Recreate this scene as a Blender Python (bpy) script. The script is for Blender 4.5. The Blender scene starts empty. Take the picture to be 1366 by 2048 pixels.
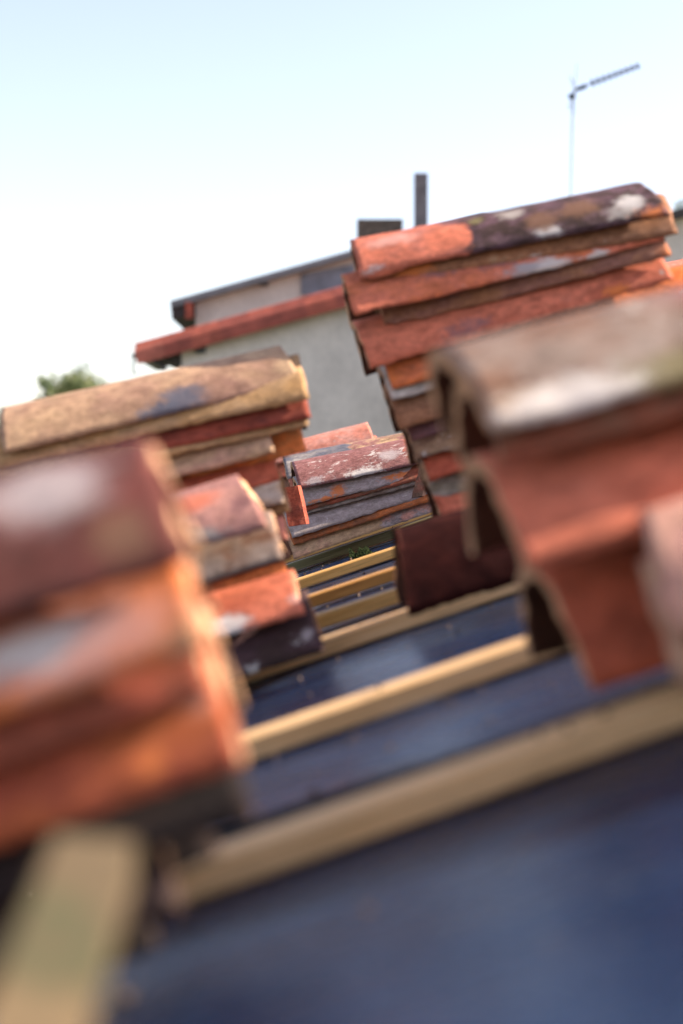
import bpy, math, random
from mathutils import Vector, Matrix, noise
R = math.radians
random.seed(7)
sc = bpy.context.scene
col = sc.collection

# ------------------------------------------------------------------ camera, sky, sun, exposure
FPX = 3200.0; HZ = 948.0                                   # focal length in photo pixels, row of the horizon
PIT = math.atan((1024 - HZ) / FPX)
cam_d = bpy.data.cameras.new('camera')
cam = bpy.data.objects.new('camera', cam_d); col.objects.link(cam)
cam.location = (0, 0, 0); cam.rotation_euler = (R(90) - PIT, 0, 0)
cam_d.sensor_fit = 'HORIZONTAL'; cam_d.sensor_width = 24.0; cam_d.lens = FPX / 1366 * 24.0
cam_d.clip_start = 0.02; cam_d.clip_end = 3000
cam_d.dof.use_dof = True; cam_d.dof.focus_distance = 4.12; cam_d.dof.aperture_fstop = 2.7
sc.camera = cam
SUN_EL, SUN_AZ = R(36), R(84)          # azimuth from the view direction (+Y) towards +X
w = bpy.data.worlds.new('World'); sc.world = w; w.use_nodes = True
nt = w.node_tree; nt.nodes.clear()
sky = nt.nodes.new('ShaderNodeTexSky'); sky.sky_type = 'NISHITA'; sky.sun_disc = False
sky.sun_elevation = SUN_EL; sky.sun_rotation = SUN_AZ
sky.air_density = 1.0; sky.dust_density = 1.1; sky.ozone_density = 1.0; sky.altitude = 100
bg = nt.nodes.new('ShaderNodeBackground'); bg.inputs['Strength'].default_value = 0.104
wo = nt.nodes.new('ShaderNodeOutputWorld')
hs = nt.nodes.new('ShaderNodeHueSaturation'); hs.inputs['Saturation'].default_value = 0.80
nt.links.new(sky.outputs[0], hs.inputs['Color']); wb = nt.nodes.new('ShaderNodeMix'); wb.data_type = 'RGBA'; wb.blend_type = 'MULTIPLY'; wb.inputs[0].default_value = 1.0
wb.inputs[7].default_value = (1.06, 0.965, 0.97, 1)          # the camera's white balance
nt.links.new(hs.outputs[0], wb.inputs[6]); nt.links.new(wb.outputs[2], bg.inputs[0]); nt.links.new(bg.outputs[0], wo.inputs[0])
sl = bpy.data.lights.new('sun', 'SUN'); sl.energy = 4.6; sl.angle = R(0.53); sl.color = (1.0, 0.90, 0.76)
so = bpy.data.objects.new('sun', sl); col.objects.link(so)
sd = Vector((math.sin(SUN_AZ) * math.cos(SUN_EL), math.cos(SUN_AZ) * math.cos(SUN_EL), math.sin(SUN_EL)))
so.rotation_euler = sd.to_track_quat('Z', 'Y').to_euler(); so.location = (3, -2, 6)
sc.view_settings.view_transform = 'Standard'; sc.view_settings.look = 'None'
sc.view_settings.exposure = 1.55; sc.view_settings.gamma = 1.0
sc.view_settings.use_curve_mapping = False
sc.render.engine = 'CYCLES'
sc.cycles.use_denoising = True
sc.cycles.max_bounces = 6

# ------------------------------------------------------------------ frame of the roof
AL = math.atan(0.330)
Y8 = math.asin(0.04); cy, sy = math.cos(Y8), math.sin(Y8)
V = Vector((-sy, cy, 0)); UH = Vector((cy, sy, 0))
U = UH * math.cos(AL) + Vector((0, 0, math.sin(AL)))
N = U.cross(V)
H = 0.275
P0 = Vector((0, 0, -H))                                    # a point of the membrane, straight under the camera
def W(s, t, n): return P0 + U * s + V * t + N * n           # roof coordinates -> world
def ray(px, py):
    v = Matrix.Rotation(-PIT, 3, 'X') @ Vector(((px - 683) / FPX, 1.0, (1024 - py) / FPX)); return v / v.y
def at(px, py, d): return ray(px, py) * d
def on_plane(px, py, tc, vv=None):                          # where the ray meets the vertical plane through the near rims
    r = ray(px, py); return r * (tc / r.dot(vv or V))
def s_t_n(p):
    q = p - P0; return q.dot(U), q.dot(V), q.dot(N)

# ------------------------------------------------------------------ mesh helpers
class MB:
    def __init__(s): s.v = []; s.f = []; s.sm = []
    def add(s, vs, fs, smooth=False):
        b = len(s.v); s.v += [tuple(v) for v in vs]; s.f += [tuple(i + b for i in f) for f in fs]; s.sm += [smooth] * len(fs)
    def box(s, c, x, y, z):                                  # centre and three half axes
        c, x, y, z = map(Vector, (c, x, y, z))
        vs = [c + x * i + y * j + z * k for i in (-1, 1) for j in (-1, 1) for k in (-1, 1)]
        s.add(vs, [(0, 1, 3, 2), (4, 6, 7, 5), (0, 4, 5, 1), (2, 3, 7, 6), (0, 2, 6, 4), (1, 5, 7, 3)])
    def tube(s, a, b, r1, r2=None, n=10):
        a, b = Vector(a), Vector(b); r2 = r1 if r2 is None else r2
        d = (b - a).normalized(); q = d.orthogonal().normalized(); p = d.cross(q)
        vs = []
        for e, r in ((a, r1), (b, r2)):
            vs += [e + (q * math.cos(k * 2 * math.pi / n) + p * math.sin(k * 2 * math.pi / n)) * r for k in range(n)]
        s.add(vs, [(k, (k + 1) % n, n + (k + 1) % n, n + k) for k in range(n)], True)
        s.add(vs, [tuple(range(n))[::-1], tuple(range(n, 2 * n))])
    def prism(s, poly, off):                                 # polygon (list of points) pushed by off
        n = len(poly); off = Vector(off); vs = [Vector(p) for p in poly] + [Vector(p) + off for p in poly]
        s.add(vs, [tuple(range(n))[::-1], tuple(range(n, 2 * n))] + [(k, (k + 1) % n, n + (k + 1) % n, n + k) for k in range(n)])
    def build(s, name, mat, parent=None, loc=None):
        me = bpy.data.meshes.new(name)
        loc = Vector(loc) if loc is not None else Vector((0, 0, 0))
        me.from_pydata([Vector(v) - loc for v in s.v], [], s.f); me.update()
        me.polygons.foreach_set('use_smooth', s.sm)
        if mat: me.materials.append(mat)
        o = bpy.data.objects.new(name, me); col.objects.link(o)
        o.location = loc
        if parent:
            o.parent = parent; o.location = loc - parent.location
        return o
def tag(o, label=None, cat=None, group=None, kind=None):
    if label: o['label'] = label
    if cat: o['category'] = cat
    if group: o['group'] = group
    if kind: o['kind'] = kind
    return o
def empty(name, loc):
    o = bpy.data.objects.new(name, None); col.objects.link(o); o.location = loc; o.empty_display_size = 0.1
    return o

# ------------------------------------------------------------------ material helpers
def rgb(c): return (c[0], c[1], c[2], 1.0)
class G:
    """small node-graph writer"""
    def __init__(s, name):
        s.m = bpy.data.materials.new(name); s.m.use_nodes = True
        s.t = s.m.node_tree; s.t.nodes.clear()
        s.out = s.t.nodes.new('ShaderNodeOutputMaterial')
        s.b = s.t.nodes.new('ShaderNodeBsdfPrincipled'); s.t.links.new(s.b.outputs[0], s.out.inputs[0])
        s.co = s.t.nodes.new('ShaderNodeTexCoord').outputs['Object']
    def link(s, a, b): s.t.links.new(a, b)
    def _in(s, sock, v):
        if hasattr(v, 'is_output'): s.link(v, sock)
        elif isinstance(v, (tuple, list)) and len(v) == 3 and sock.type == 'RGBA': sock.default_value = rgb(v)
        else: sock.default_value = v
    def mapp(s, scale=(1, 1, 1), loc=(0, 0, 0), rot=(0, 0, 0)):
        n = s.t.nodes.new('ShaderNodeMapping'); n.inputs['Scale'].default_value = scale
        n.inputs['Location'].default_value = loc; n.inputs['Rotation'].default_value = rot
        s.link(s.co, n.inputs[0]); return n.outputs[0]
    def noise(s, scale, detail=5, rough=.6, vec=None, dist=0.0):
        n = s.t.nodes.new('ShaderNodeTexNoise'); n.inputs['Scale'].default_value = scale
        n.inputs['Detail'].default_value = detail; n.inputs['Roughness'].default_value = rough
        n.inputs['Distortion'].default_value = dist
        s.link(vec or s.co, n.inputs['Vector']); return n.outputs['Fac']
    def math(s, op, a, b=0.0, clamp=False):
        n = s.t.nodes.new('ShaderNodeMath'); n.operation = op; n.use_clamp = clamp
        s._in(n.inputs[0], a); s._in(n.inputs[1], b); return n.outputs[0]
    def ramp(s, v, lo, hi, a=0.0, b=1.0):                    # smoothstep
        n = s.t.nodes.new('ShaderNodeMapRange'); n.interpolation_type = 'SMOOTHSTEP'
        s._in(n.inputs[0], v); n.inputs[1].default_value = lo; n.inputs[2].default_value = hi
        n.inputs[3].default_value = a; n.inputs[4].default_value = b; return n.outputs[0]
    def mix(s, f, a, b, mode='MIX'):
        n = s.t.nodes.new('ShaderNodeMix'); n.data_type = 'RGBA'; n.blend_type = mode
        s._in(n.inputs[0], f); s._in(n.inputs[6], a); s._in(n.inputs[7], b); return n.outputs[2]
    def sep(s, vec=None):
        n = s.t.nodes.new('ShaderNodeSeparateXYZ'); s.link(vec or s.co, n.inputs[0]); return n.outputs
    def dist(s, p, vec=None, squash=(1, 1, 1)):
        n = s.t.nodes.new('ShaderNodeVectorMath'); n.operation = 'SUBTRACT'; s.link(vec or s.co, n.inputs[0]); n.inputs[1].default_value = p
        k = s.t.nodes.new('ShaderNodeVectorMath'); k.operation = 'MULTIPLY'; s.link(n.outputs[0], k.inputs[0]); k.inputs[1].default_value = squash
        l = s.t.nodes.new('ShaderNodeVectorMath'); l.operation = 'LENGTH'; s.link(k.outputs[0], l.inputs[0]); return l.outputs['Value']
    def bump(s, h, strength, distance=.002):
        n = s.t.nodes.new('ShaderNodeBump'); n.inputs['Strength'].default_value = strength; n.inputs['Distance'].default_value = distance
        s.link(h, n.inputs['Height']); s.link(n.outputs[0], s.b.inputs['Normal'])
    def fin(s, c, rough=.8, spec=.4, **k):
        s._in(s.b.inputs['Base Color'], c); s._in(s.b.inputs['Roughness'], rough); s.b.inputs['Specular IOR Level'].default_value = spec
        return s.m
def plain(name, c, var=.25, scale=6, rough=.8, spec=.35, bump=.3, bd=.004, metal=0):
    g = G(name); f = g.noise(scale, 6, .65); f2 = g.noise(scale * 9, 4, .6)
    k = g.mix(g.ramp(f, .3, .7), tuple(x * (1 - var) for x in c), tuple(min(1, x * (1 + var)) for x in c))
    k = g.mix(g.math('MULTIPLY', g.ramp(f2, .45, .75), .35), k, tuple(x * .55 for x in c))
    g.bump(f2, bump, bd); g.b.inputs['Metallic'].default_value = metal
    return g.fin(k, rough, spec)

CL = {  # fired clay and its coats (surface colours; the darkest ones have shade painted in)
 'salmon': (.68, .19, .105), 'red': (.46, .095, .048), 'orange': (.74, .20, .05), 'deepred': (.17, .045, .034),
 'brown': (.20, .095, .055), 'buff': (.52, .33, .19), 'dark': (.055, .028, .023), 'purple': (.13, .065, .078),
 'grey': (.40, .335, .29), 'lilac': (.42, .335, .32), 'pink': (.62, .30, .235), 'lime': (.70, .62, .56),
 'olive': (.19, .15, .06), 'bright': (.58, .135, .065), 'rust': (.40, .175, .085), 'ridge': (.034, .0085, .007), 'soot': (.018, .011, .010), 'slate': (.12, .12, .15), 'mauve': (.29, .125, .115), 'ochre': (.50, .28, .11)}
tile_no = [0]
def clay(a, b, amt=.5, scale=9, lime=0.0, dark=0.25, split=None, blobs=(), soft=.06, rough=.62, rimc=None, speck=.5, spec=.22):
    """a: main clay, b: second tone in patches (amt = share), lime = pale bloom share, dark = sooty share,
    split=(x, colour): a different coat beyond local x, blobs: [(x,y,z,r,colour,stretch)]"""
    tile_no[0] += 1; sd_ = tile_no[0]
    g = G('clay_%s_%s' % (a, b))
    off = (sd_ * 3.17, sd_ * 1.31, sd_ * 2.77)
    v = g.mapp((1, 1.6, 1.6), off)
    n1 = g.noise(scale, 6, .62, v, .4); n2 = g.noise(scale * 3.1, 6, .65, v); n3 = g.noise(scale * 16, 4, .7, v)
    n4 = g.noise(scale * 1.7, 7, .7, g.mapp((.5, 1.7, 1.7), (off[1], off[2], off[0])), .8)
    ca, cb = CL[a], CL[b]
    th = .5 + (.5 - amt) * .36
    nm = g.math('ADD', g.math('MULTIPLY', n1, .6), g.math('MULTIPLY', n2, .4))
    soft = soft * 1.6
    cb = tuple(cb[i] * .72 + ca[i] * .28 for i in range(3))
    k = g.mix(g.ramp(nm, th - soft, th + soft), ca, cb)
    k = g.mix(g.ramp(n2, .42, .68, 0, .45), k, tuple(x * .62 for x in ca))
    if split:
        x = g.sep()[0]
        m = g.math('ADD', x, g.math('MULTIPLY', g.math('SUBTRACT', n1, .5), .16))
        e = .008
        k2 = g.mix(g.ramp(n2, .40, .60), CL[split[1]], CL[split[2]] if len(split) > 2 else CL[b])
        k2 = g.mix(g.ramp(n4, .52, .60), k2, tuple(x_ * .55 for x_ in CL[split[1]]))
        k = g.mix(g.ramp(m, split[0] - e, split[0] + e), k, k2)
    n6 = g.noise(scale * 8, 8, .78, g.mapp((.85, 1.4, 1.4), (off[2], off[1], off[0])), .1)
    k = g.mix(1.0, k, g.mix(g.ramp(n6, .32, .68), (.66, .62, .60), (1.22, 1.20, 1.18)), 'MULTIPLY')
    if dark > 0:
        k = g.mix(g.ramp(n4, .72 - .32 * dark, .80 - .26 * dark, 0, .8), k, (.045, .03, .028))
    if lime > 0:
        n5 = g.noise(scale * 2.3, 8, .75, g.mapp((.8, 1.4, 2.0), (off[2], off[0], off[1])), .6)
        k = g.mix(g.ramp(n5, .66 - .24 * lime, .74 - .20 * lime, 0, .78), k, CL['lime'])
    wob = g.math('MULTIPLY', g.math('SUBTRACT', g.noise(55, 7, .8, v), .5), .05)
    for bl in blobs:
        x, y, z, r, c = bl[:5]; st = bl[5] if len(bl) > 5 else 1.0
        d = g.math('ADD', g.dist((x, y, z), squash=(st, 1, 1)), wob)
        k = g.mix(g.ramp(d, r * .45, r * 1.25, .9, 0), k, CL[c])
    if speck > 0:
        k = g.mix(g.ramp(n3, .62, .72, 0, speck * .7), k, (.05, .035, .03))
        k = g.mix(g.ramp(n3, .26, .34, speck * .35, 0), k, (.62, .55, .50))
    hgt = g.math('ADD', g.math('MULTIPLY', n2, .8), g.math('MULTIPLY', n3, .45))
    g.bump(g.math('ADD', hgt, g.math('MULTIPLY', n6, .6)), .85, .0036)
    rr = g.ramp(n2, .3, .7, rough - .04, rough + .22)
    return g.fin(k, rr, spec)

# ------------------------------------------------------------------ the curved clay tile
def tile_mesh(L, hl, hr, wl, wr, th, seed, roundr=0.0, roundl=0.0, chip=None, bend=0.0, na=26, nl=44):
    """half-barrel along X, rims at z=0, near rim at y=-w; outer and inner skin, rough broken edges"""
    vs = []; o = Vector((seed * 7.3, seed * 2.9, seed * 5.1)); amax = R(71)
    def P(i, j, skin):
        f = i / nl; q = -1 + 2 * j / na; a = q * amax
        w_ = wl + (wr - wl) * f; h_ = hl + (hr - hl) * f
        hh = h_; ww = w_
        if skin: hh -= th; ww -= th
        y = ww * math.sin(a) / math.sin(amax)
        z = hh * (math.cos(a) - math.cos(amax)) / (1 - math.cos(amax))
        x = L * f
        # crest set back from the end where the mouth is cut round
        cr = math.cos(a) ** 2
        if f > .5: x -= roundr * cr * ((f - .5) / .5) ** 6
        else: x += roundl * cr * ((.5 - f) / .5) ** 6
        z += bend * (4 * f * (1 - f))
        n = noise.noise_vector(Vector((x * 5, y * 7, z * 7)) + o) * .0017
        n2 = noise.noise_vector(Vector((x * 34, y * 34, z * 34)) + o) * .0011
        e = noise.noise(Vector((y * 46, z * 46, seed + (3 if f > .5 else 0))) + o)
        if i == 0: x += .0035 * e + .0025
        if i == nl: x += .0035 * e - .0025
        if j == 0 or j == na:
            z += .0026 * noise.noise(Vector((x * 70, j, seed))) + .0012 * noise.noise(Vector((x * 14, j, seed + 9)))
            if chip and j == 0:
                for (cx, cw, ch) in chip:
                    d = abs(x - cx) / cw
                    if d < 1: z += ch * (1 - d * d) * (0.8 + .4 * noise.noise(Vector((x * 60, 1, seed))))
        return Vector((x, y, z)) + n + n2
    for skin in (0, 1):
        for i in range(nl + 1):
            for j in range(na + 1): vs.append(P(i, j, skin))
    A = lambda i, j, s: s * (nl + 1) * (na + 1) + i * (na + 1) + j
    fs = []; sm = []
    for i in range(nl):
        for j in range(na):
            fs.append((A(i, j, 0), A(i + 1, j, 0), A(i + 1, j + 1, 0), A(i, j + 1, 0))); sm.append(True)
            fs.append((A(i, j, 1), A(i, j + 1, 1), A(i + 1, j + 1, 1), A(i + 1, j, 1))); sm.append(True)
        fs.append((A(i, 0, 0), A(i, 0, 1), A(i + 1, 0, 1), A(i + 1, 0, 0))); sm.append(False)
        fs.append((A(i, na, 0), A(i + 1, na, 0), A(i + 1, na, 1), A(i, na, 1))); sm.append(False)
    for j in range(na):
        fs.append((A(0, j, 0), A(0, j + 1, 0), A(0, j + 1, 1), A(0, j, 1))); sm.append(False)
        fs.append((A(nl, j, 0), A(nl, j, 1), A(nl, j + 1, 1), A(nl, j + 1, 0))); sm.append(False)
    me = bpy.data.meshes.new('roof_tile'); me.from_pydata(vs, [], fs); me.update()
    me.polygons.foreach_set('use_smooth', sm)
    return me

m_rim = plain('dirty_clay_rim', (.11, .06, .035), .6, 22, .9, .2, .9)  # rim dirt, darkened further to paint the shade between tiles
m_inside = plain('clay_underside', (.075, .032, .020), .45, 14, .9, .2)  # inner skin darker than its clay, painting shade into the gaps
m_edge = plain('broken_clay_edge', (.56, .31, .17), .35, 25, .85, .3, .8)
ORD = ['topmost', 'second', 'third', 'fourth', 'fifth', 'sixth', 'seventh', 'eighth', 'ninth', 'tenth', 'eleventh', 'twelfth',
       'thirteenth', 'fourteenth', 'fifteenth', 'sixteenth', 'seventeenth', 'eighteenth', 'nineteenth', 'twentieth',
       'twenty-first', 'twenty-second', 'twenty-third', 'twenty-fourth', 'twenty-fifth', 'twenty-sixth', 'twenty-seventh', 'twenty-eighth']
class Stack:
    def __init__(s, name, tc, L=.5, group='old clay roof tiles stacked on the roof', vx=None):
        s.V = V if vx is None else Vector((vx, math.sqrt(1 - vx * vx), 0)); s.name = name; s.tc = tc; s.L = L; s.k = 0; s.last = None; s.group = group
        s.seed = int(tc * 100)
    def put(s, pl, pr, mat, look, wide='l', dv=0.0, hl=None, hr=None, wl=None, wr=None, **kw):
        X = (pr - pl); L = X.length; X.normalize()
        Z = X.cross(s.V).normalized(); Yv = Z.cross(X)
        s.k += 1
        if wide == 'l': h1, h2, w1, w2 = .078, .066, .104, .086
        else: h1, h2, w1, w2 = .066, .078, .086, .104
        hl = h1 if hl is None else hl; hr = h2 if hr is None else hr
        wl = w1 if wl is None else wl; wr = w2 if wr is None else wr
        me = tile_mesh(L, hl, hr, wl, wr, .0135, s.seed + s.k * 1.7, **kw)
        dk = any(q_ in mat.name for q_ in ('clay_soot', 'clay_dark_'))
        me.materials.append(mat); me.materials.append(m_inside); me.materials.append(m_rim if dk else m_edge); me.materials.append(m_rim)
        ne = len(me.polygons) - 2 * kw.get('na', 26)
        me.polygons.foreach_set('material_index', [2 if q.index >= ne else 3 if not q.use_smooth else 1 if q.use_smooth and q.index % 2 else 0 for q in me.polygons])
        o = bpy.data.objects.new('clay_tile', me); col.objects.link(o)
        M = Matrix((X, Yv, Z)).transposed().to_4x4()
        M.translation = pl + s.V * (.104 + dv)
        o.matrix_world = M
        if s.k == 1: lab = '%s clay roof tile, topmost in %s' % (look, s.name)
        else: lab = '%s roof tile, %s down in %s' % (look, ORD[s.k - 1], s.name)
        tag(o, lab, 'roof tile', s.group, 'thing')
        s.last = (pl, pr)
        return o
    def rims(s, l, r, mat, look, **kw):                      # both rim ends given in the picture
        return s.put(on_plane(*l, s.tc, s.V), on_plane(*r, s.tc, s.V), mat, look, **kw)
    def left(s, l, slope, mat, look, L=None, **kw):
        p = on_plane(*l, s.tc, s.V); q = on_plane(l[0] + 100, l[1] - 100 * slope, s.tc, s.V)
        return s.put(p, p + (q - p).normalized() * (L or s.L), mat, look, **kw)
    def right(s, r, slope, mat, look, L=None, **kw):
        p = on_plane(*r, s.tc, s.V); q = on_plane(r[0] - 100, r[1] + 100 * slope, s.tc, s.V)
        return s.put(p + (q - p).normalized() * (L or s.L), p, mat, look, **kw)
    def fill(s, mats, base=.030, pitch=.034, drift=.01):
        """carry the stack on down to the batten tops"""
        (pl, pr) = s.last; i = 0
        sl, tl, nl_ = s_t_n(pl); sr, tr, nr_ = s_t_n(pr)
        n0 = (nl_ + nr_) / 2; k = int(max(0, (n0 - base) / pitch + .35))
        if k == 0: return
        for i in range(k):
            f = (i + 1) / k
            jit = random.uniform(-.008, .008)
            nl2 = nl_ + (base - nl_) * f; nr2 = nr_ + (base - nr_) * f
            a = W(sl + jit + drift * f, tl, nl2 + (.006 if i % 2 and i < k - 1 else 0)); b = W(sr + jit + drift * f, tr, nr2 - (0 if i % 2 or i == k - 1 else .004))
            m, look = mats[i % len(mats)]
            s.put(a, b, m, look, wide='rl'[i % 2], dv=random.uniform(-.004, .008))

# ------------------------------------------------------------------ ground and sky surroundings
g = G('grass_soil'); f = g.noise(.12, 8, .6); f2 = g.noise(3, 6, .7)
k = g.mix(g.ramp(f, .4, .6), (.06, .085, .025), (.15, .12, .075)); k = g.mix(g.ramp(f2, .4, .7, 0, .5), k, (.035, .05, .018))
g.bump(f2, .6, .1); m_ground = g.fin(k, .95, .2)
mb = MB(); GZ = -6.0
mb.add([(-1500, -1500, GZ), (1500, -1500, GZ), (1500, 1500, GZ), (-1500, 1500, GZ)], [(0, 1, 2, 3)])
tag(mb.build('ground', m_ground), kind='structure')

# ------------------------------------------------------------------ our house under the camera: membrane, battens, boards, walls
def wood(name, a, b, rough=.6, axis_u=True):
    g = G(name)
    v = g.mapp((.9, 22, 22)); n = g.noise(4, 6, .6, v, .6)
    v2 = g.mapp((3, 90, 90)); n2 = g.noise(4, 4, .6, v2)
    k = g.mix(g.ramp(n, .35, .65), a, b); k = g.mix(g.ramp(n2, .50, .66, 0, .6), k, tuple(x * .45 for x in b))
    n3 = g.noise(2.2, 5, .6); k = g.mix(g.ramp(n3, .5, .75, 0, .4), k, tuple(x * .6 for x in a))
    g.bump(n2, .6, .0012); return g.fin(k, rough, .35)
m_pine = wood('pine', (.84, .47, .15), (.72, .36, .09))
m_pale = wood('pale_pine', (.88, .56, .28), (.78, .44, .18))
m_honey = wood('honey_pine', (.68, .34, .09), (.52, .23, .05))
m_treated = wood('treated_pine', (.33, .29, .15), (.22, .19, .09))
m_board = wood('sarking_board', (.30, .19, .10), (.20, .12, .06))

g = G('membrane')
n = g.noise(2.0, 5, .6, None, .5); n2 = g.noise(9, 6, .65, g.mapp((.6, 2.2, 2))); n3 = g.noise(600, 2, .5)
k = g.mix(g.ramp(n, .35, .65), (.011, .026, .066), (.007, .015, .040)); k = g.mix(g.ramp(n2, .5, .72, 0, .5), k, (.026, .046, .090))
k = g.mix(g.ramp(g.noise(26, 6, .7), .60, .74, 0, .45), k, (.12, .10, .09))
k = g.mix(g.ramp(n3, .5, .7, 0, .2), k, (.03, .05, .09))
g.bump(g.math('ADD', g.math('MULTIPLY', n2, 1.0), g.math('MULTIPLY', g.noise(30, 4, .6), .2)), .55, .012)
m_mem = g.fin(k, g.ramp(n2, .3, .7, .16, .34), .24)
m_shade_strip = plain('lap_tape', (.010, .010, .012), .3, 8, .75, .08)

house = empty('house', (0, 0, GZ))
tag(house, 'house under re-roofing, slope of blue membrane and pale wooden battens between stacked tiles', 'house')
S0, S1, T0, T1 = -2.6, 3.6, -1.6, 7.6
# membrane, gently sagging between the battens
mb = MB(); ns, ntt = 90, 240; vs = []
BT = []                                                      # batten rows: (distance, width, material)
def t_of(py, px=700):                                        # distance of a batten whose top edge shows at a pixel
    r = ray(px, py); q = r * (( .247) * -1.0 / (r.z - math.tan(AL) * (cy * r.x + sy * r.y)))
    return q.dot(V)
rows = [(1085, m_treated, 'greenish treated batten'), (1121, m_pine, None), (1162, m_honey, None), (1205, m_pine, None),
        (1257, m_pale, None), (1398, m_pale, None), (1608, m_pale, None)]
for py, m, lab in rows: BT.append((t_of(py), m, lab))
BT = sorted(BT, key=lambda r: r[0])
t = BT[0][0] - .47
t -= .2
while t > T0 + .1: BT.insert(0, (t, m_pale, None)); t -= .47
t = BT[-1][0] + .5
while t < T1 - .1: BT.append((t, m_pine, None)); t += .5
def sag(s, t):
    near = min(abs(t - b[0]) for b in BT)
    return -.004 + .0065 * noise.noise(Vector((s * 2.3, t * 5.5, 4))) * min(1, near / .06) + .0015 * noise.noise(Vector((s * 9, t * 14, 1))) * min(1, near / .05)
for j in range(ntt + 1):
    for i in range(ns + 1):
        s = S0 + (S1 - S0) * i / ns; t = T0 + (T1 - T0) * j / ntt
        vs.append(W(s, t, sag(s, t)))
mb.add(vs, [(j * (ns + 1) + i, j * (ns + 1) + i + 1, (j + 1) * (ns + 1) + i + 1, (j + 1) * (ns + 1) + i) for j in range(ntt) for i in range(ns)], True)
mb.build('membrane', m_mem, house)
def batten_mesh(L, wd, ht, seed):
    mb = MB(); n = 60; prof = [(-wd / 2 + .002, 0), (-wd / 2, .002), (-wd / 2, ht - .003), (-wd / 2 + .003, ht), (wd / 2 - .003, ht), (wd / 2, ht - .003), (wd / 2, 0)]
    vs = []
    for i in range(n + 1):
        x = -L / 2 + L * i / n; dy = .004 * noise.noise(Vector((x * .8, seed, 0))); dz = .0012 * noise.noise(Vector((x * 3, seed, 5)))
        for (y, z) in prof: vs.append((x, y + dy, z + dz))
    m = len(prof)
    mb.add(vs, [(i * m + j, i * m + (j + 1) % m, (i + 1) * m + (j + 1) % m, (i + 1) * m + j) for i in range(n) for j in range(m)] + [tuple(range(m)), tuple(range(n * m + m - 1, n * m - 1, -1))])
    return mb
SKEW = {round(t_of(1608), 4): .075, round(t_of(1398), 4): .055, round(t_of(1257), 4): .03}
for q, (t, m, lab) in enumerate(BT):
    mb = batten_mesh(S1 - S0 - .1, .044, .0235, q * 3.3)
    b = mb.build('batten', m, None); b.parent = house
    sk = SKEW.get(round(t, 4), 0.0); Us = (U + V * sk).normalized(); Vs = N.cross(Us)
    M = Matrix((Us, Vs, N)).transposed().to_4x4(); M.translation = W((S0 + S1) / 2, t + .02 + sk * ((S0 + S1) / 2 - s_t_n(on_plane(700, 1500, t))[0]), .0) - house.location
    b.matrix_local = M
    if lab: b['label'] = lab
# dark strip painting shade onto the membrane behind the nearest visible batten
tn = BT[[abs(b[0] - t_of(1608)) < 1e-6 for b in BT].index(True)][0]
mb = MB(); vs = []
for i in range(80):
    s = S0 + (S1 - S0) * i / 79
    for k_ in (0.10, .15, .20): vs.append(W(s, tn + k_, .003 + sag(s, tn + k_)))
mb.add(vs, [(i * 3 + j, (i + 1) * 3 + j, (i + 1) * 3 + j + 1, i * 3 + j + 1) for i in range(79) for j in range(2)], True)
mb.build('lap_tape', m_shade_strip, house)
# rafters and boards under the membrane, ridge slope beyond, walls
mb = MB(); mb.box(W((S0 + S1) / 2, (T0 + T1) / 2, -.032), U * ((S1 - S0) / 2), V * ((T1 - T0) / 2), N * .018); mb.build('roof_deck', m_board, house)
rid = W(S1, T0, 0); U2 = (UH * math.cos(AL) - Vector((0, 0, math.sin(AL)))); N2 = U2.cross(V)
c2 = W(S1 + .01, (T0 + T1) / 2, -.03) + U2 * 3.1
mb = MB(); mb.box(c2, U2 * 3.1, V * ((T1 - T0) / 2), N2 * .02); mb.build('far_roof_slope', plain('old_tile_field', CL['red'], .3, 9), house)
m_rend = plain('render_wall', (.42, .38, .34), .12, 3, .9, .2)
a = W(S0 + .35, T0 + .2, -.06); ridp = W(S1, T0 + .2, -.06); c_ = ridp + U2 * 5.6
mb = MB(); base = lambda p: Vector((p.x, p.y, GZ))
mb.prism([base(a), base(c_), c_, ridp, a], V * (T1 - T0 - .5)); mb.build('wall', m_rend, house)

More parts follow.
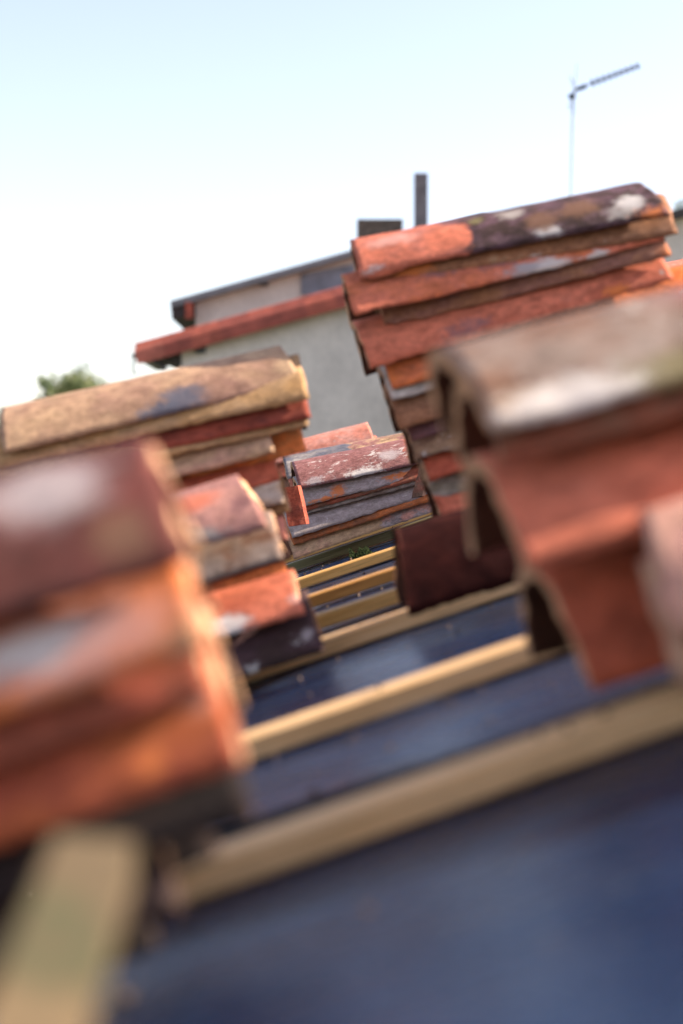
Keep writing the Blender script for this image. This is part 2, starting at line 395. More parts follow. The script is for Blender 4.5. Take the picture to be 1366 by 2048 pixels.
# ------------------------------------------------------------------ neighbour houses
m_wall = plain('grey_render', (.68, .60, .53), .10, 1.6, .92, .2, .5, .01)
m_wall2 = plain('pale_render', (.64, .57, .50), .10, 1.6, .92, .2, .5, .01)
m_eave = plain('dark_eave_wood', (.055, .045, .042), .3, 5)
m_zinc = plain('weathered_zinc', (.17, .17, .175), .2, 4, .5, .5)
m_lead = plain('lead_flashing', (.19, .20, .235), .25, 5, .6, .4)
m_gut = plain('dark_gutter', (.06, .065, .07), .2, 5, .5, .4)
m_vt = [plain('verge_clay', c, .3, 7, .75) for c in ((.36, .085, .05), (.40, .11, .07), (.30, .07, .045))]
DA, DB = 22.0, 25.5
def houseA():
    d = DA; root = empty('house', (at(700, 1024, d).x, d, GZ))
    tag(root, 'grey rendered neighbour house with red barrel tiles along its sloping verge', 'house')
    P = lambda x, y, dd=0: Vector(((x - 683) / FPX * d, d + dd, (HZ - y) / FPX * d))
    line = lambda x: 703 - (x - 275) * .2755
    xr = 1010
    pk = line(xr) + 6
    yl = line(362) + 6; xR = 1640; yR = pk + (xR - xr) * .2755
    g0 = lambda x: Vector(((x - 683) / FPX * d, d, GZ))
    mb = MB(); mb.prism([g0(362), g0(xR), P(xR, yR), P(xr, pk), P(362, yl)], (0, 2.9, 0)); mb.build('wall', m_wall, root)
    # roof slabs
    for (xa, xb, sg) in ((282, xr, 1), (xr, 1720, -1)):
        ya = line(xa) if sg > 0 else line(xr) ; yb = line(xb) if sg > 0 else line(xr) + (xb - xr) * .2755
        A, B = P(xa, ya, -.12), P(xb, yb, -.12)
        mb = MB(); mb.prism([A, B, B + Vector((0, 0, -.05)), A + Vector((0, 0, -.05))], (0, 3.0, 0)); mb.build('roof', m_eave, root)
    # verge tiles, each overlapping the next one up the slope
    A, B = P(275, line(275) + 0), P(xr, line(xr)); n = 13; D = (B - A) / n; dn = D.normalized()
    for k in range(n):
        up = dn.cross(Vector((0, 1, 0))).normalized(); up = up if up.z > 0 else -up
        for row in range(9):
            vs = []; mm = 8; w0, w1 = .116, .115
            s0 = A + D * k - dn * .02; s1 = A + D * (k + 1) + dn * .06
            if row and False: continue
            for (pp, w_, lf) in ((s0, w0, .001), (s1, w1, -.001)):
                for q in range(mm + 1):
                    a_ = math.pi * q / mm
                    vs.append(pp + Vector((0, -.10 + row * .30, 0)) + Vector((0, -math.cos(a_) * w_, 0)) + up * (math.sin(a_) * w_ * (1 if row else 1.0) + lf + .02 - (.10 if row == 0 else 0)))
            if row == 0:                                      # the verge tile laps down over the wall top
                for e, pp, w_ in ((0, s0, w0), (1, s1, w1)): pass
            mb = MB(); fs = [(q, q + 1, mm + 2 + q, mm + 1 + q) for q in range(mm)]
            low = [v - up * .10 if (i % (mm + 1)) in (0,) and row == 0 else v for i, v in enumerate(vs)]
            inner = [v - up * .02 for v in low]
            nn = len(vs); fs2 = [tuple(i + nn for i in reversed(f_)) for f_ in fs]
            ends = [(q + 1, q, nn + q, nn + q + 1) for q in range(mm)] + [(mm + 1 + q, mm + 2 + q, nn + mm + 2 + q, nn + mm + 1 + q) for q in range(mm)]
            sides = [(0, mm + 1, nn + mm + 1, nn), (mm, nn + mm, nn + 2 * mm + 1, 2 * mm + 1)]
            mb.add(low + inner, fs + fs2, True); mb.add(low + inner, ends + sides)
            o = mb.build('verge_tile' if row == 0 else 'tile', random.choice(m_vt), root)
    # right slope of the verge
    # eave box, gutter, bracket, slit window
    mb = MB(); mb.prism([P(298, 707), P(364, 690), P(364, 732), P(340, 727)], (0, 2.6, 0)); mb.build('eave_soffit', m_eave, root)
    mb = MB(); mb.prism([P(262, 708), P(290, 710), P(288, 716), P(264, 714)], (0, 2.9, 0)); mb.build('gutter', m_gut, root)
    mb = MB(); mb.tube(P(266, 714, .1), P(265, 742, .1), .014); mb.tube(P(265, 742, .1), P(272, 750, .1), .014); mb.build('downpipe', m_gut, root)
    mb = MB(); mb.box(P(402, 693, -.02), (.07, 0, 0), (0, .05, 0), (0, 0, .10)); mb.build('beam_end', m_gut, root)
    return root
houseA()
def houseB():
    d = DB; root = empty('house', (at(760, 1024, d).x, d, GZ))
    tag(root, 'higher pale house behind, thin dark grey roof edge and two chimneys', 'house')
    P = lambda x, y, dd=0: Vector(((x - 683) / FPX * d, d + dd, (HZ - y) / FPX * d))
    g0 = lambda x: Vector(((x - 683) / FPX * d, d, GZ))
    line = lambda x: 606 - (x - 345) * .279
    xr = 960; xR = 1500
    mb = MB(); mb.prism([g0(392), g0(xR), P(xR, line(xr) + (xR - xr) * .33 + 10), P(xr, line(xr) + 10), P(392, line(392) + 10)], (0, 7, 0)); mb.build('wall', m_wall2, root)
    A, B = P(345, line(345), -.25), P(xr, line(xr), -.25)
    mb = MB(); mb.prism([A, B, B - Vector((0, 0, .085)), A - Vector((0, 0, .11))], (0, 7.6, 0)); mb.build('roof', m_zinc, root)
    A, B = P(xr, line(xr), -.25), P(xR + 40, line(xr) + (xR + 40 - xr) * .33, -.25)
    mb = MB(); mb.prism([A, B, B - Vector((0, 0, .09)), A - Vector((0, 0, .09))], (0, 7.6, 0)); mb.build('roof', m_zinc, root)
    mb = MB(); mb.prism([P(345, 612, -.2), P(388, 602, -.2), P(388, 632, -.2), P(347, 641, -.2)], (0, 7, 0)); mb.build('eave_fascia', m_eave, root)
    mb = MB(); mb.box(P(382, 625, -.24), (.06, 0, 0), (0, .03, 0), (0, 0, .13)); mb.build('corbel_tile', m_vt[0], root)
    mb = MB(); mb.prism([P(602, 550, -.03), P(760, 520, -.03), P(760, 580, -.03), P(602, 592, -.03)], (0, .028, 0)); mb.build('flashing', m_lead, root)
    mb = MB(); mb.box(P(528, 568, -.03), (.07, 0, 0), (0, .03, 0), (0, 0, .05)); mb.build('vent', m_gut, root)
    # broad brick chimney
    m_cb = plain('sooty_brick', (.115, .085, .065), .45, 9, .9)
    cw = (806 - 712) / FPX * (d + 1)
    Q = lambda x, y: Vector(((x - 683) / FPX * (d + 1), d + 1, (HZ - y) / FPX * (d + 1)))
    cb = MB(); cb.box((Q(759, 500) + Q(759, 446)) / 2, (Q(804, 0) - Q(714, 0)) / 2, (0, .3, 0), (0, 0, (500 - 446) / 2 / FPX * (d + 1))); c = cb.build('chimney', m_cb, root)
    for (x0, x1, y0, y1) in ((708, 809, 462, 456), (718, 805, 446, 436)):
        s = MB(); s.box((Q(x0, y0) + Q(x1, y1)) / 2, ((Q(x1, 0) - Q(x0, 0)) / 2), (0, .34, 0), (0, 0, abs(y0 - y1) / 2 / FPX * (d + 1) + .004)); s.build('chimney_cap', m_cb, c)
    s = MB(); s.box(Q(762, 443) - Vector((0, .36, 0)), (.065, 0, 0), (0, .01, 0), (0, 0, .05)); s.build('mortar_patch', plain('mortar', (.45, .47, .5), .1, 6), c)
    # slim chimney stack
    m_cs = plain('slim_flue_render', (.17, .15, .15), .25, 5, .9)
    cs = MB(); cs.box((Q(841, 520) + Q(841, 352)) / 2, (Q(854, 0) - Q(828, 0)) / 2, (0, .13, 0), (0, 0, (520 - 352) / 2 / FPX * (d + 1))); c = cs.build('chimney', m_cs, root)
    for (x0, x1, y0, y1) in ((825, 857, 350, 341), (826, 856, 366, 357)):
        s = MB(); s.box((Q(x0, y0) + Q(x1, y1)) / 2, ((Q(x1, 0) - Q(x0, 0)) / 2), (0, .15, 0), (0, 0, abs(y0 - y1) / 2 / FPX * (d + 1))); s.build('chimney_collar', m_cb, c)
houseB()
def houseC():
    d = 19.0; root = empty('house', (at(1450, 1024, d).x, d, GZ)); xr = 1600
    tag(root, 'grey rendered house at the right edge, mostly hidden by the tall tile stack', 'house')
    P = lambda x, y, dd=0: Vector(((x - 683) / FPX * d, d + dd, (HZ - y) / FPX * d))
    g0 = lambda x: Vector(((x - 683) / FPX * d, d, GZ))
    mb = MB(); mb.prism([g0(1120), g0(2000), P(2000, 470), P(xr, 360), P(1120, 500)], (0, 2.4, 0)); mb.build('wall', m_wall, root)
    mb = MB(); A, B = P(1090, 500, -.2), P(xr, 352, -.2); mb.prism([A, B, B - Vector((0, 0, .10)), A - Vector((0, 0, .10))], (0, 2.9, 0)); mb.build('roof', m_eave, root)
    mb = MB(); A, B = P(xr, 352, -.2), P(2060, 480, -.2); mb.prism([A, B, B - Vector((0, 0, .10)), A - Vector((0, 0, .10))], (0, 2.9, 0)); mb.build('roof', m_eave, root)
houseC()
# antenna on a mast rising from the right-hand neighbour's roof
def antenna():
    d = 19.6; P = lambda x, y, dd=0: Vector(((x - 683) / FPX * d, d + dd, (HZ - y) / FPX * d))
    m_a = plain('antenna_aluminium', (.42, .48, .52), .15, 20, .4, .5); m_b = plain('antenna_black', (.01, .02, .025), .2, 20, .5)
    root = empty('television_antenna', P(1138, 495)); tag(root, 'thin television antenna on a tall mast against the sky', 'antenna')
    mb = MB(); mb.tube(P(1138, 495), P(1144, 196), .014); mb.tube(P(1144, 196), P(1152, 134), .007); mb.build('mast', m_a, root)
    a, b = P(1147, 184), P(1274, 137); dn = (b - a).normalized()
    mb = MB(); mb.tube(a, b, .008); mb.build('boom', m_b, root)
    side = Vector((.25, .97, 0)).normalized()
    for k in range(9):
        c = a + (b - a) * (.28 + .70 * k / 8); l = .13 - .006 * k
        mb = MB(); mb.tube(c - side * l, c + side * l, .013); mb.box(c, dn * .020, side * .03, dn.cross(side) * .026); mb.build('director', m_b, root)
    c = P(1161, 180); mb = MB(); mb.box(c, dn * .055, Vector((0, .03, 0)), dn.cross(Vector((0, 1, 0))) * .022); mb.build('dipole_box', m_b, root)
    c = P(1141, 197); mb = MB(); mb.box(c, Vector((.035, 0, .01)), (0, .03, 0), (-.008, 0, .026)); mb.tube(c, P(1150, 184), .012); mb.build('clamp', m_b, root)
    for sg in (-1, 1):
        mb = MB(); c0 = P(1147, 186); up = Vector((.04, 0, 1)).normalized()
        for q in range(3): mb.tube(c0 + up * sg * (.06 + .06 * q) - side * .16 - dn * .03 * q, c0 + up * sg * (.06 + .06 * q) + side * .16 - dn * .03 * q, .004)
        mb.tube(c0, c0 + up * sg * .2 - dn * .07, .005); mb.build('reflector', m_a, root)
antenna()

# ------------------------------------------------------------------ trees
def leafmat(name, a, b):
    g = G(name); n = g.noise(1.3, 4, .6); k = g.mix(g.ramp(n, .4, .6), a, b); m = g.fin(k, .7, .3)
    g.b.inputs['Transmission Weight'].default_value = 0
    return m
m_leaf = [leafmat('foliage', (.045, .07, .02), (.09, .11, .035)), leafmat('foliage_pale', (.12, .14, .045), (.17, .18, .07))]
m_bark = plain('bark', (.10, .075, .05), .3, 8)
def tree(px, py, d, rx, rz, label, seed, n=14000):
    rnd = random.Random(seed); c = at(px, py, d); root = empty('tree', (c.x, c.y, GZ)); tag(root, label, 'tree', 'trees far beyond the roofs')
    mb = MB(); mb.tube((c.x, c.y, GZ), (c.x + .2, c.y, c.z - rz * .5), .28, .16)
    for k in range(7):
        a_ = rnd.uniform(0, 6.28); mb.tube((c.x + .15, c.y, c.z - rz * rnd.uniform(.5, .8)), (c.x + math.cos(a_) * rx * .7, c.y + math.sin(a_) * rx * .7, c.z + rz * rnd.uniform(-.2, .5)), .09, .03, 6)
    mb.build('trunk', m_bark, root)
    clumps = []
    for k in range(150):
        v = Vector((rnd.gauss(0, 1), rnd.gauss(0, 1), rnd.gauss(0, 1))).normalized() * rnd.uniform(.2, 1)
        clumps.append((Vector((v.x * rx, v.y * rx, v.z * rz)), rnd.uniform(.16, .34) * rx))
    for part in (0, 1):
        mb = MB()
        for i in range(n // 2):
            cc, r = rnd.choice(clumps[part::2]); v = Vector((rnd.gauss(0, 1), rnd.gauss(0, 1), rnd.gauss(0, 1))).normalized() * r * rnd.random() ** .4
            p = c + cc + v; x = Vector((rnd.gauss(0, 1), rnd.gauss(0, 1), rnd.gauss(0, 1))).normalized(); y = x.orthogonal().normalized(); s = rnd.uniform(.03, .075)
            mb.add([p + x * s, p + y * s * .5, p - x * s, p - y * s * .6], [(0, 1, 2, 3)])
        mb.build('crown', m_leaf[part], root)
tree(142, 812, 52, 1.25, 1.3, 'rounded green tree beyond the tiles at the far left', 3)
tree(-40, 880, 56, 1.5, 1.6, 'green tree just showing at the left edge of the photo', 5, 5000)
tree(1385, 470, 48, 1.0, 1.1, 'green tree peeping out behind the tall stack at the right edge', 8, 4000)

# ------------------------------------------------------------------ tile stacks
# blob helper: local coordinates on the camera side (fx along, fz up from the rim)
def BL(L, fx, fz, r, c, st=1.0, h=.07, w_=.095):
    a = math.acos(max(-1, min(1, fz * (1 - math.cos(R(71))) + math.cos(R(71)))))
    return (L * fx, -w_ * math.sin(a) / math.sin(R(71)), h * fz, r, c, st)

RAND = [(clay('salmon', 'pink', .4), 'salmon'), (clay('brown', 'dark', .4, lime=.3), 'brown'), (clay('orange', 'red', .5), 'orange'),
        (clay('buff', 'brown', .4), 'buff'), (clay('red', 'mauve', .5), 'brick red')]

# --- tall stack at the right
R_ = Stack('the tall stack at the right', on_plane(1000, 600, 1).dot(V) * 2.5 / 1.0)
R_.tc = 2.5 * 0.999; R_.V = Vector((-.012, .99993, 0))
L = .55
R_.rims((716, 549), (1350, 428), clay('salmon', 'mauve', .35, 11, lime=.15, dark=.1, split=(.185, 'purple', 'dark'), speck=.6, blobs=[
    BL(L, .30, .93, .016, 'purple', .7), BL(L, .80, .42, .020, 'lime', .8), BL(L, .765, .26, .015, 'grey', .6), BL(L, .555, .16, .013, 'lime', .55),
    BL(L, .47, .78, .015, 'grey', .6), BL(L, .66, .55, .025, 'brown', .7), BL(L, .96, .14, .012, 'orange', .5), BL(L, .37, .8, .012, 'olive'),
    BL(L, .05, .12, .010, 'lime', .6), BL(L, .12, .75, .018, 'pink', .4), BL(L, .55, .45, .024, 'brown', .8), BL(L, .86, .1, .013, 'orange', .4)]),
    'salmon and dark purple lichen-spotted', wide='r', hl=.068, hr=.074, roundr=.03, chip=[(.03, .05, -.012)])
R_.rims((742, 566), (1362, 464), clay('rust', 'brown', .45, 14, lime=.15, dark=.25, blobs=[BL(L, .47, .02, .011, 'lime', .5), BL(L, .38, .12, .012, 'buff', .3), BL(L, .05, .15, .012, 'ochre', .4), BL(L, .12, .3, .03, 'orange', .7)]),
    'rough brown yellow-edged', dv=-.002, wide='r', wl=.076, wr=.092, chip=[(.03, .05, .010)])
R_.rims((706, 636), (1338, 476), clay('salmon', 'orange', .35, 8, dark=.1, lime=.1, blobs=[BL(L, .56, .06, .017, 'lime', .35), BL(L, .5, .12, .012, 'lilac', .35), BL(L, .72, .02, .010, 'lime', .4), BL(L, .27, .5, .012, 'mauve', .3), BL(L, .45, .42, .012, 'mauve', .3)]),
    'salmon white-streaked', wide='l', hl=.082, hr=.064, wl=.106, wr=.090, chip=[(.03, .06, .006)])
R_.rims((768, 655), (1348, 508), clay('rust', 'mauve', .5, 16, lime=.1, dark=.2, blobs=[BL(L, .9, .1, .02, 'orange', .4), BL(L, .02, .2, .010, 'ochre', .5)]), 'narrow rough brown', dv=-.002, wide='r', wl=.074, wr=.092, chip=[(.02, .04, .008)])
R_.rims((738, 738), (1354, 557), clay('salmon', 'red', .3, 7, dark=.08, lime=.08, blobs=[BL(L, .74, .12, .013, 'orange', .7), BL(L, .88, .25, .005, 'grey', 2.5), BL(L, .3, .25, .016, 'mauve', .35), BL(L, .86, .6, .006, 'lime')]),
    'broad salmon-red', wide='l', hl=.088, hr=.070, wl=.108, wr=.094, roundl=-.004)
R_.rims((783, 780), (1440, 588), clay('orange', 'salmon', .45, 6, dark=0, lime=.12, blobs=[BL(L, .62, .2, .012, 'lime', .2)], speck=.25), 'bright orange', wide='l', hl=.078, wl=.098, wr=.092)
R_.rims((781, 803), (1420, 612), clay('lime', 'grey', .5, 8, dark=.2), 'lime-white edged grey', wide='r', wl=.092, wr=.10)
R_.rims((797, 860), (1420, 672), clay('rust', 'brown', .5, 14, dark=.3), 'mottled brown', wide='l')
R_.rims((822, 885), (1440, 700), clay('mauve', 'purple', .5, 12), 'plum-coloured', wide='r')
R_.rims((833, 930), (1450, 745), clay('brown', 'buff', .5, 22, lime=.4, dark=.5), 'crumbling brown', wide='l', chip=[(.03, .05, .012)])
R_.rims((856, 964), (1460, 780), clay('red', 'salmon', .5, 9), 'clean orange-red', wide='l')
R_.rims((868, 1003), (1470, 820), clay('grey', 'olive', .4, 12, lime=.3), 'grey weathered', wide='r')
R_.rims((880, 1040), (1480, 858), clay('salmon', 'red', .4, 9), 'smooth salmon', wide='l')
R_.fill(RAND)

# --- buff topped stack left of centre
L_ = Stack('the buff-topped stack left of centre', 2.45)
L_.rims((4, 908), (612, 764), clay('buff', 'mauve', .45, 6, dark=.12, lime=.1, soft=.1, blobs=[BL(.5, .57, .28, .026, 'slate', .6), BL(.5, .50, .12, .015, 'slate', .35), BL(.5, .93, .5, .022, 'buff', .6)], speck=.3),
    'buff and mauve stained', wide='l', roundr=.022, roundl=.0, hl=.076, hr=.072)
L_.rims((-8, 938), (622, 797), clay('ochre', 'buff', .5, 9, dark=.3), 'thin ochre', wide='r', wr=.106, wl=.088)
L_.rims((-12, 973), (625, 834), clay('deepred', 'red', .5, 8), 'dark red', wide='r', wr=.103)
L_.rims((-5, 989), (622, 850), clay('ochre', 'buff', .6, 10, dark=.25), 'thin buff-edged', wide='l', wr=.095)
L_.rims((-50, 1062), (554, 905), clay('buff', 'pink', .4, 8, dark=.1, blobs=[BL(.5, .60, .28, .010, 'dark', 1)]), 'sandy buff', wide='r', hr=.074, wr=.104)
L_.rims((-10, 1062), (618, 900), clay('orange', 'ochre', .5, 9), 'orange inner', wide='l', dv=.02, wl=.09, wr=.088)
L_.rims((-55, 1120), (562, 960), clay('red', 'salmon', .4, 8), 'brick red', wide='l')
L_.rims((-50, 1165), (575, 1004), clay('buff', 'lime', .4, 9, dark=.1), 'pale buff', wide='r')
L_.rims((-45, 1185), (584, 1024), clay('ochre', 'brown', .5, 9), 'ochre brown', wide='l', wr=.09)
L_.fill(RAND, drift=-.055)

# --- second stack on the left
M_ = Stack('the low stack left of the battens', 2.1, vx=-.03)
M_.right((545, 1054), .255, clay('pink', 'mauve', .5, 12, dark=.05, lime=.15, blobs=[BL(.5, .80, .75, .022, 'salmon', .5), BL(.5, .93, .5, .018, 'mauve'), BL(.5, .8, .12, .016, 'grey', .4)]), 'pinkish lavender', wide='r', roundr=.03, hr=.080)
M_.right((572, 1118), .29, clay('brown', 'grey', .5, 12, lime=.2, dark=.3), 'grey-brown', wide='l', wr=.094)
M_.right((613, 1226), .30, clay('salmon', 'red', .4, 7, dark=.05, blobs=[BL(.5, .79, .14, .022, 'lime', .7), BL(.5, .98, .3, .010, 'pink')]), 'salmon white-blotched', wide='r', hr=.054, wr=.102)
M_.right((652, 1298), .34, clay('dark', 'purple', .5, 10, lime=.1, blobs=[BL(.5, .80, .02, .010, 'lime'), BL(.5, .97, .3, .010, 'lilac')]), 'dark sooty', wide='r', hr=.075)

# --- nearest stack on the left
N_ = Stack('the nearest stack at the left edge', .85, vx=-.065)
N_.right((392, 1122), .305, clay('deepred', 'dark', .4, 10, dark=.2, blobs=[BL(.5, .86, .80, .030, 'lilac', .8), BL(.5, .93, .32, .018, 'brown')]), 'dark brown-red', wide='r', hl=.10, hr=.074, wl=.11, wr=.096, roundr=.008)
N_.right((428, 1292), .345, clay('orange', 'salmon', .4, 5, dark=0, blobs=[BL(.5, .86, .32, .027, 'pink', .40), BL(.5, .80, .36, .016, 'lime', .35), BL(.5, .99, .12, .013, 'buff', .6)], speck=.2), 'orange pale-patched', wide='r', hr=.080, wr=.103)
N_.right((440, 1385), .355, clay('red', 'brown', .5, 9, dark=.2), 'rusty red', wide='l', wr=.094)
N_.right((503, 1525), .345, clay('red', 'orange', .4, 6, dark=.05, blobs=[BL(.5, .965, .50, .013, 'pink'), BL(.5, .9, .2, .012, 'orange')]), 'pale-blotched brick-red', wide='r', hr=.080, wr=.104)
N_.right((515, 1640), .345, clay('soot', 'dark', .4, 8), 'dark brown', wide='r', dv=.01)  # near-black clay from here down paints in the shade at the stack's foot
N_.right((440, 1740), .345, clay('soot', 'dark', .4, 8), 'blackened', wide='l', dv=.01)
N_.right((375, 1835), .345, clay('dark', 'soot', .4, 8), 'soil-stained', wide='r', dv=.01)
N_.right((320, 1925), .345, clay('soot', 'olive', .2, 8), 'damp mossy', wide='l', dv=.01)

# --- nearest stack on the right
Q_ = Stack('the nearest stack at the right edge', 1.13, L=.5, vx=-.11)
Q_.left((985, 866), .26, clay('brown', 'grey', .5, 7, dark=.15, lime=.28, blobs=[BL(.5, .45, .92, .030, 'mauve', .45), BL(.5, .55, .10, .012, 'olive', .15), BL(.5, .06, .10, .020, 'buff', .6), BL(.5, .3, .1, .02, 'olive', .3), BL(.5, .12, .1, .02, 'lime', .3)], speck=.2), 'grey-brown white-marked mossy', wide='l', hl=.072, hr=.072, roundl=-.01)
Q_.left((1010, 925), .25, clay('brown', 'red', .5, 7, dark=.2), 'reddish-brown', wide='r', wl=.088)
Q_.left((1050, 1140), .27, clay('salmon', 'pink', .3, 4, dark=0, speck=.2), 'smooth salmon-pink', wide='l', hl=.085, hr=.085, wl=.104, wr=.104, dv=-.0)
Q_.left((1180, 1385), .30, clay('bright', 'salmon', .3, 4, dark=0, speck=.2), 'smooth brick-red', wide='l', hl=.092, hr=.085, wl=.106, wr=.1, dv=0)

# --- sharp stack in the middle
F_ = Stack('the sharp stack in the gap', 4.1, vx=-.10)
F_.left((597, 979), .212, clay('mauve', 'deepred', .3, 13, dark=.05, lime=.42, soft=.1, split=(.30, 'salmon', 'mauve'), blobs=[BL(.5, .5, .55, .02, 'lilac', .6), BL(.5, .35, .12, .015, 'lime', .3), BL(.5, .1, .15, .012, 'lilac', .3)], speck=.4), 'purple-red white-bloomed', wide='l', hl=.072, hr=.07)
F_.left((604, 1013), .245, clay('lilac', 'grey', .4, 13, dark=.1, lime=.1, blobs=[BL(.5, .205, .25, .018, 'orange', .8), BL(.5, .10, .04, .008, 'orange', .22), BL(.5, .55, .25, .012, 'orange', .25)]), 'lilac-grey orange-patched', wide='l', wl=.10)
F_.left((606, 1024), .272, clay('brown', 'red', .5, 12, lime=.1), 'thin reddish-brown', wide='r', wl=.094, wr=.098)
F_.left((607, 1031), .272, clay('grey', 'brown', .5, 12, lime=.2), 'thin grey-brown', wide='r', wl=.090, wr=.096)
F_.left((583, 1077), .315, clay('lilac', 'grey', .5, 10, dark=.08, lime=.25), 'broad lilac-grey', wide='l', hl=.08)
F_.left((585, 1091), .320, clay('brown', 'orange', .6, 12, dark=.2), 'thin rusty orange', wide='r', wl=.096, wr=.10)
F_.left((588, 1119), .338, clay('buff', 'pink', .35, 9, dark=.15, lime=.1, split=(.24, 'lilac', 'pink')), 'beige dark-flecked', wide='l', wl=.102)

# --- stacks behind it
G_ = Stack('the grey-topped stack behind the sharp one', 4.85)
G_.left((573, 958), .205, clay('slate', 'grey', .45, 10, dark=.25, lime=.15, split=(.20, 'buff', 'mauve'), blobs=[BL(.5, .08, .6, .016, 'grey', .6)]), 'slate-grey and buff', wide='l', hl=.072)
G_.fill(RAND, pitch=.04)
H_ = Stack('the farthest stack against the grey wall', 5.9)
H_.right((752, 886), .215, clay('pink', 'salmon', .5, 9, lime=.2, dark=.05), 'pale pink', wide='r', hr=.085, roundr=.01)
H_.fill(RAND, pitch=.045)
# --- stack behind the tall one, only its edge showing
S_ = Stack('the stack hidden behind the tall one', 3.35)
S_.left((1290, 605), .25, clay('salmon', 'pink', .5, 8, dark=0), 'pale salmon', wide='l', hl=.08)
S_.fill(RAND, pitch=.04)
# --- tiles at the very right edge, close
Z_ = Stack('the close pile at the right border', 1.05, vx=.2)
Z_.left((1352, 1280), .3, clay('pink', 'buff', .5, 5, dark=0), 'pale pink', wide='l', hl=.085)
Z_.left((1358, 1390), .32, clay('buff', 'pink', .5, 5, dark=0), 'beige', wide='l', hl=.085)
Z_.fill([(clay('brown', 'buff', .4, 8), 'brown')], pitch=.05)

# --- ridge tile, shade painted into its clay, on the battens between the two right stacks
def lone(pl, pr, tc, mat, label, cat, **kw):
    s = Stack('', tc, group=None); p, q = on_plane(*pl, tc), on_plane(*pr, tc)
    o = s.put(p, q, mat, '', **kw); o['label'] = label; o['category'] = cat
    if 'group' in o: del o['group']
    return o
B_ = lone((812, 1236), (1085, 1150), 2.03, clay('ridge', 'deepred', .25, 7, dark=.0, speck=0, spec=.05, rough=.85), 'dark red-brown ridge tile sitting on the battens under the right-hand stacks', 'ridge tile',
     hl=.108, hr=.106, wl=.10, wr=.10, na=30, roundl=.03)
B_.name = 'ridge_tile'; B_['kind'] = 'thing'

# ------------------------------------------------------------------ small things
# upright shard in front of the sharp stack
def slab(name, c, x, y, z, mat, seed, rough=.0018):
    mb = MB(); n = 6; vs = []; c, x, y, z = map(Vector, (c, x, y, z))
    idx = {}
    for i in range(n + 1):
        for j in range(n + 1):
            for k in (0, 1):
                u_, v_ = -1 + 2 * i / n, -1 + 2 * j / n
                e = (abs(u_) == 1) or (abs(v_) == 1)
                p = c + x * u_ + z * v_ + y * (1 if k else -1)
                nz = noise.noise_vector(p * 60 + Vector((seed, 0, 0))) * (rough if e else rough * .3)
                idx[i, j, k] = len(vs); vs.append(p + nz)
    fs = []
    for i in range(n):
        for j in range(n):
            fs.append((idx[i, j, 0], idx[i + 1, j, 0], idx[i + 1, j + 1, 0], idx[i, j + 1, 0])); fs.append((idx[i, j, 1], idx[i, j + 1, 1], idx[i + 1, j + 1, 1], idx[i + 1, j, 1]))
    for i in range(n):
        fs += [(idx[i, 0, 0], idx[i, 0, 1], idx[i + 1, 0, 1], idx[i + 1, 0, 0]), (idx[i, n, 0], idx[i + 1, n, 0], idx[i + 1, n, 1], idx[i, n, 1]),
               (idx[0, i, 0], idx[0, i + 1, 0], idx[0, i + 1, 1], idx[0, i, 1]), (idx[n, i, 0], idx[n, i, 1], idx[n, i + 1, 1], idx[n, i + 1, 0])]
    mb.add(vs, fs); return mb.build(name, mat, None, c)
d = 3.86
tag(slab('tile_shard', at(590, 1012, d), (.021, .002, .003), (.004, .008, 0), (-.010, 0, .046), clay('red', 'deepred', .4, 12), 3), 'small upright brick-red tile shard beside the left end of the sharp stack', 'tile shard')
d = 3.95
tag(slab('tile_shard', at(846, 958, d), (.014, .004, .003), (.004, .008, 0), (.012, 0, .045), clay('dark', 'deepred', .4, 12), 5), 'dark red-brown tile shard at the right end of the sharp stack', 'tile shard')
# wooden offcut leaning in the near left corner
a, b = at(190, 1720, .64), at(-190, 2800, .38); dn = (b - a).normalized(); sd2 = dn.cross(Vector((0, 1, 0))).normalized(); fr = sd2.cross(dn)
mb = MB(); mb.box((a + b) / 2, dn * (b - a).length / 2, sd2 * .016, fr * .010)
g = G('mossy_wood'); n = g.noise(14, 5, .6); k = g.mix(g.ramp(n, .35, .65), (.15, .10, .05), (.10, .068, .035)); k = g.mix(g.ramp(g.noise(22, 5, .7), .5, .65, 0, .7), k, (.055, .06, .025)); g.bump(n, .5, .002)
tag(mb.build('wood_offcut', g.fin(k, .8, .3), None, (a + b) / 2), 'blurred yellowish mossy wooden offcut leaning in the bottom left corner', 'wood offcut')

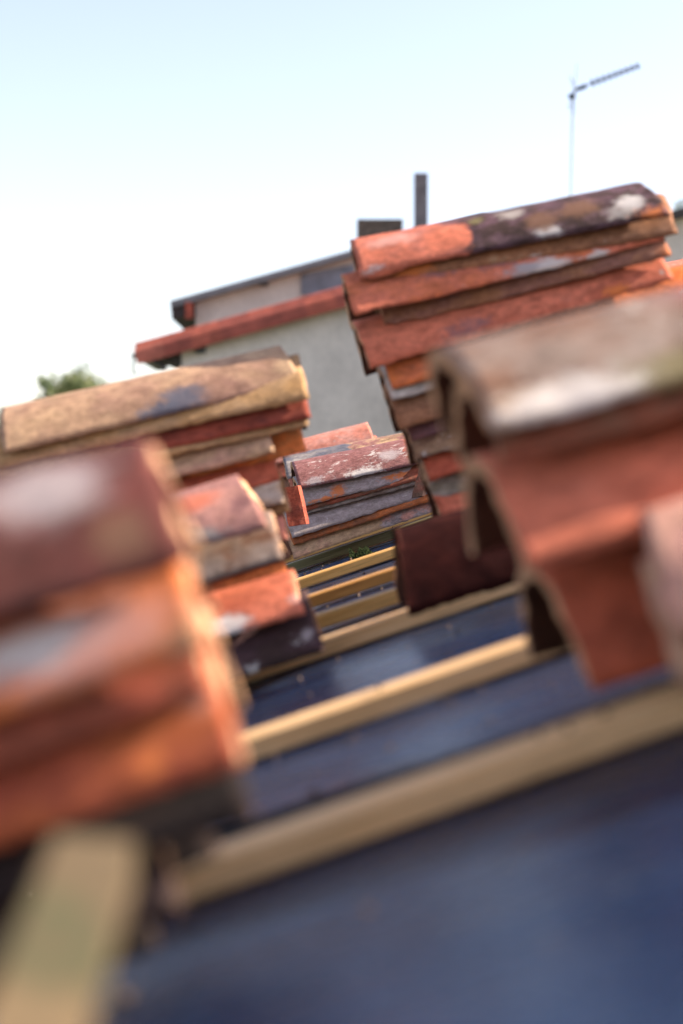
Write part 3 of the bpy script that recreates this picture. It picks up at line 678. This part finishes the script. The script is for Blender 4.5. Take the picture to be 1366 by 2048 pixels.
# moss clump with crumbs on the batten
def moss():
    rnd = random.Random(2); c0 = on_plane(728, 1118, BT[0][0] * 0 + t_of(1121) + .10); s_, t_, n_ = s_t_n(c0); root = empty('moss_clump', W(s_, t_, 0))
    tag(root, 'small dark green moss clump lying between two battens', 'moss')
    m1 = plain('moss_green', (.022, .032, .010), .5, 60, .95, .1); m2 = plain('soil_crumb', (.05, .03, .02), .4, 60, .95, .1)
    mb = MB(); mc = MB()
    for i in range(4200):
        k = rnd.random(); x = (k - .5) * .078; hgt = .034 * (1 - abs(x / .042) ** 2) * (1 + 1.3 * noise.noise(Vector((x * 60, 3, 1)))) + .006
        p = W(s_ + x, t_ + rnd.gauss(0, .010), 0.0 + rnd.random() * max(.006, hgt))
        a_ = Vector((rnd.gauss(0, 1), rnd.gauss(0, 1), rnd.gauss(0, 1))).normalized(); b_ = a_.orthogonal().normalized(); q = rnd.uniform(.0012, .0030)
        mb.add([p + a_ * q, p + b_ * q * .5, p - a_ * q, p - b_ * q * .5], [(0, 1, 2, 3)])
    for i in range(160):
        p = W(s_ + rnd.gauss(0, .055), t_ + rnd.gauss(-.005, .02), .002); q = rnd.uniform(.001, .003)
        mc.box(p, (q, 0, 0), (0, q, 0), (0, 0, q))
    tag(mb.build('sprigs', m1, root), kind='stuff'); tag(mc.build('crumbs', m2, root), kind='stuff')
moss()
# crumbs of clay and soil scattered over membrane and battens
rnd = random.Random(11); mb = MB()
for i in range(420):
    t = rnd.uniform(.9, 4.6); s = rnd.uniform(-.35, .55) + t * .07
    nn = .0265 if any(b[0] < t < b[0] + .04 for b in BT) else sag(s, t)
    q = rnd.uniform(.0008, .0028) * (1.6 if rnd.random() < .08 else 1)
    x = Vector((rnd.gauss(0, 1), rnd.gauss(0, 1), rnd.gauss(0, 1))).normalized(); y = x.orthogonal().normalized(); z = x.cross(y)
    mb.box(W(s, t, nn + q * .6), x * q, y * q * .8, z * q * .5)
tag(mb.build('crumbs', plain('clay_crumb', (.10, .06, .04), .5, 40)), 'clay crumbs and dirt scattered over the membrane and battens', 'debris', None, 'stuff')
